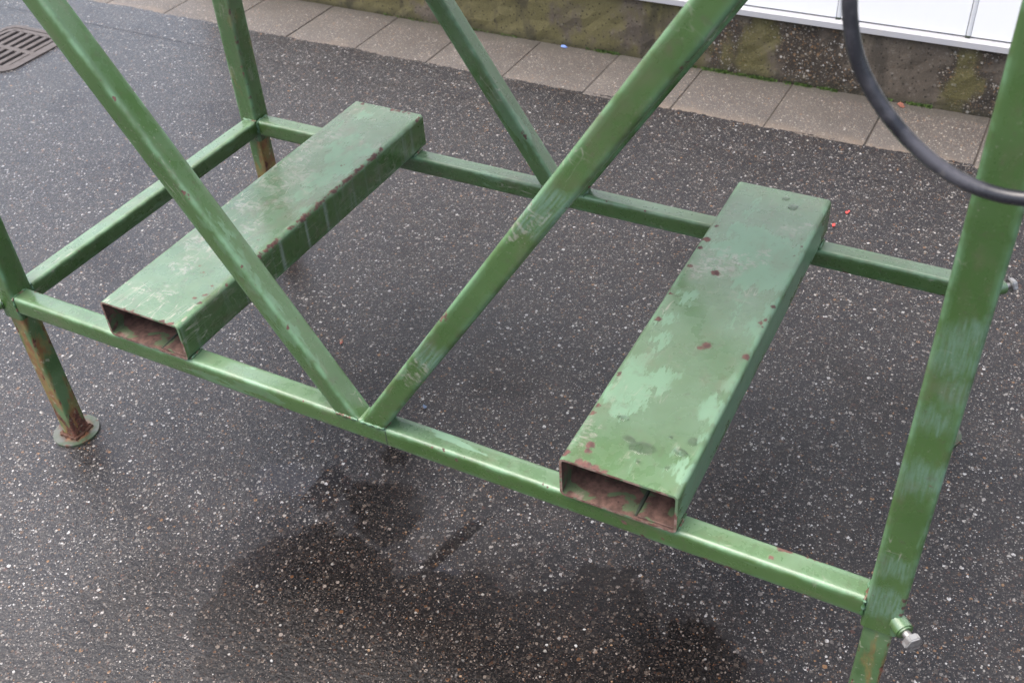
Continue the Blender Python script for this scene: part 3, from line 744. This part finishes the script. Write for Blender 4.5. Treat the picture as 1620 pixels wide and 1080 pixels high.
bead(br_l, [(.508, .0, Z0+.001), (.5545, .0, Z0+.001)], .0034, 10)
bead(br_r, [(.559, .0, Z0+.001), (.606, .0, Z0+.001), (.6075, .036, Z0+.001)], .0034, 11)
bead(bb_l, [(.508, BY, Z0+.001), (.5545, BY, Z0+.001)], .0034, 12)
bead(bb_r, [(.562, BY, Z0+.001), (.609, BY, Z0+.001), (.6105, BY+.036, Z0+.001)], .0032, 13)
# hairline seam across the right brace and on the rail beside its foot
sm_ = box_mesh('seam', (-.0196, .0125, .0196, .0203, -.0007, .0007), gapm)
o = link('seam', sm_, br_r); frame_tf(o, (-.001, 0, .485), (-.42, 0, 1), (1, 0, .42))
sm2 = box_mesh('seam', (-.0007, .0007, -.0203, -.0196, -.014, .0165), gapm)
o = link('seam', sm2, fr, at((.6085, RS/2, zc)))

# upper frame above the picture, and an unseen deck added to darken the ground's reflections
M_DK = unseen_steel_mat()
for y in (RS/2, BY+RS/2): rail('top_rail', (XL, y, TOP-.025), (XR, y, TOP-.025), P_BACK, (0, 1, 0))
link('added_deck', box_mesh('added_deck', (XL+.001, XR-.001, .26, BY-.001, 1.215, 1.235), M_DK), fr, -OFF)
for x in (XL-.0225, XR+.0275): rail('added_deck_rail', (x, PS, 1.225), (x, BY-.0005, 1.225), P_BACK, (1, 0, 0))
link('cable_rail', box_mesh('cable_rail', (XL+.001, XR-.001, .002, .030, 1.372, 1.396), M_DK), fr, -OFF)

# ------------------------------------------------------------------ black cable hanging in front of the right post
cpts = [(1.262, -.022, 1.375), (1.258, -.062, 1.352), (1.262, -.088, 1.305), (1.266, -.1, 1.26), (1.2725, -.1, 1.234), (1.2800, -.1, 1.211), (1.2935, -.1, 1.189), (1.311, -.1, 1.167), (1.333, -.1, 1.146), (1.357, -.1, 1.1285), (1.384, -.1, 1.1155), (1.409, -.1, 1.1090), (1.437, -.1, 1.109),
        (1.470, -.098, 1.118), (1.505, -.09, 1.140), (1.530, -.075, 1.19), (1.532, -.05, 1.26), (1.50, -.028, 1.33), (1.45, -.0165, 1.37), (1.42, -.0075, 1.40)]
cu = bpy.data.curves.new('cable', 'CURVE'); cu.dimensions = '3D'; sp = cu.splines.new('NURBS'); sp.points.add(len(cpts)-1)
for p, c in zip(sp.points, cpts): p.co = (*c, 1)
sp.use_endpoint_u = True; sp.order_u = 4; cu.bevel_depth = .0067; cu.bevel_resolution = 5; cu.resolution_u = 6; cu.use_fill_caps = True
tmp = bpy.data.objects.new('cable_tmp', cu); COL.objects.link(tmp)
bpy.context.view_layer.update()
me = bpy.data.meshes.new_from_object(tmp.evaluated_get(bpy.context.evaluated_depsgraph_get())); bpy.data.objects.remove(tmp)
me.name = 'cable'; me.materials.clear(); me.materials.append(rubber_mat()); smooth(me, 80)
tag(link('cable', me), 'thick black rubber cable hanging in a loop before the right green post', 'cable')

# ------------------------------------------------------------------ moss and litter
rg = random.Random(11)
def tuft_mesh():
    V = []; F = []
    def blade(x, y, z, h, a, lean):
        b = len(V); wd = .0016
        dx, dy = math.cos(a), math.sin(a)
        V.extend([(x-dy*wd, y+dx*wd, z), (x+dy*wd, y-dx*wd, z), (x+dx*lean, y+dy*lean, z+h)]); F.append((b, b+1, b+2))
    for x0, x1, dens in ((.30, .62, 1.0), (.69, .83, 1.0), (.60, .68, .45), (1.02, 1.12, .8), (-.05, .10, .5), (.93, 1.0, .3), (-.9, -.3, .12)):
        for _ in range(int(9000*(x1-x0)*dens)):
            x = rg.uniform(x0, x1); c = math.sin(x*47)+math.sin(x*113+1)
            if rg.random() > .55+.3*c: continue
            y = 2.2105-abs(rg.gauss(0, .005)); zb = .0060+max(0, (y-2.203))*.6
            blade(x, y, zb, rg.uniform(.002, .0075), rg.uniform(0, 6.28), rg.uniform(0, .004))
    me = bpy.data.meshes.new('moss'); me.from_pydata(V, [], F); return me
ms = NB('moss'); mm = ms.set(Base_Color=ms.mix(ms.mr(ms.noise(ms.pos(), 90, 3), .35, .65), (.028, .062, .010), (.07, .12, .02)), Roughness=.7)
me = tuft_mesh(); me.materials.append(mm)
tag(link('moss', me), 'green moss growing along the foot of the concrete plinth', 'moss', kind='stuff')

def scrap(name, loc, size, mat, seed, lift=.0035):
    r2 = random.Random(seed); bm = bmesh.new(); n = 9; top = []; bot = []
    for k in range(n):
        a = 6.283*k/n; rr = size*r2.uniform(.6, 1.1)
        x, y = rr*math.cos(a), rr*.6*math.sin(a); z = r2.uniform(.0004, .004)
        top.append(bm.verts.new((x, y, z+.0008))); bot.append(bm.verts.new((x, y, z)))
    ct = bm.verts.new((0, 0, lift)); cb_ = bm.verts.new((0, 0, lift-.0008))
    for k in range(n):
        j = (k+1) % n
        bm.faces.new((top[k], top[j], ct)); bm.faces.new((bot[j], bot[k], cb_)); bm.faces.new((top[j], top[k], bot[k], bot[j]))
    o = link(name, bm_mesh(name, bm, mat, 60), None, loc); o.rotation_euler.z = r2.uniform(0, 3); return o
red = flat_mat('red_plastic', (.62, .07, .06), .4); blue = flat_mat('blue_plastic', (.16, .25, .55), .5); leafm = flat_mat('dead_leaf', (.20, .075, .05), .7)
tag(scrap('plastic_scrap', (-.13, 2.196, .0066), .016, blue, 1), 'small blue plastic scrap on the paving beside the mossy plinth', 'litter')
tag(scrap('plastic_chip', (1.030, 1.546, .0005), .0085, red, 2), 'small red plastic chip on asphalt, the one nearer the paving', 'litter', 'red chips on the asphalt')
tag(scrap('plastic_chip', (1.012, 1.472, .0005), .0085, red, 3), 'small red plastic chip on asphalt, the one nearer the right fork pocket', 'litter', 'red chips on the asphalt')
tag(scrap('dead_leaf', (1.03, 2.190, .0066), .020, leafm, 4), 'reddish dead leaf on the paving at the plinth foot', 'leaf')
tag(scrap('stone_chip', (.38, .416, .0005), .008, flat_mat('blue_grey_stone', (.10, .15, .24)), 6), 'tiny bluish chip on the asphalt behind the front brace joint', 'stone')
tag(scrap('pebble', (.077, .525, .0005), .008, flat_mat('rusty_stone', (.30, .10, .07)), 7), 'small reddish pebble on asphalt between left fork pocket and front brace', 'stone')
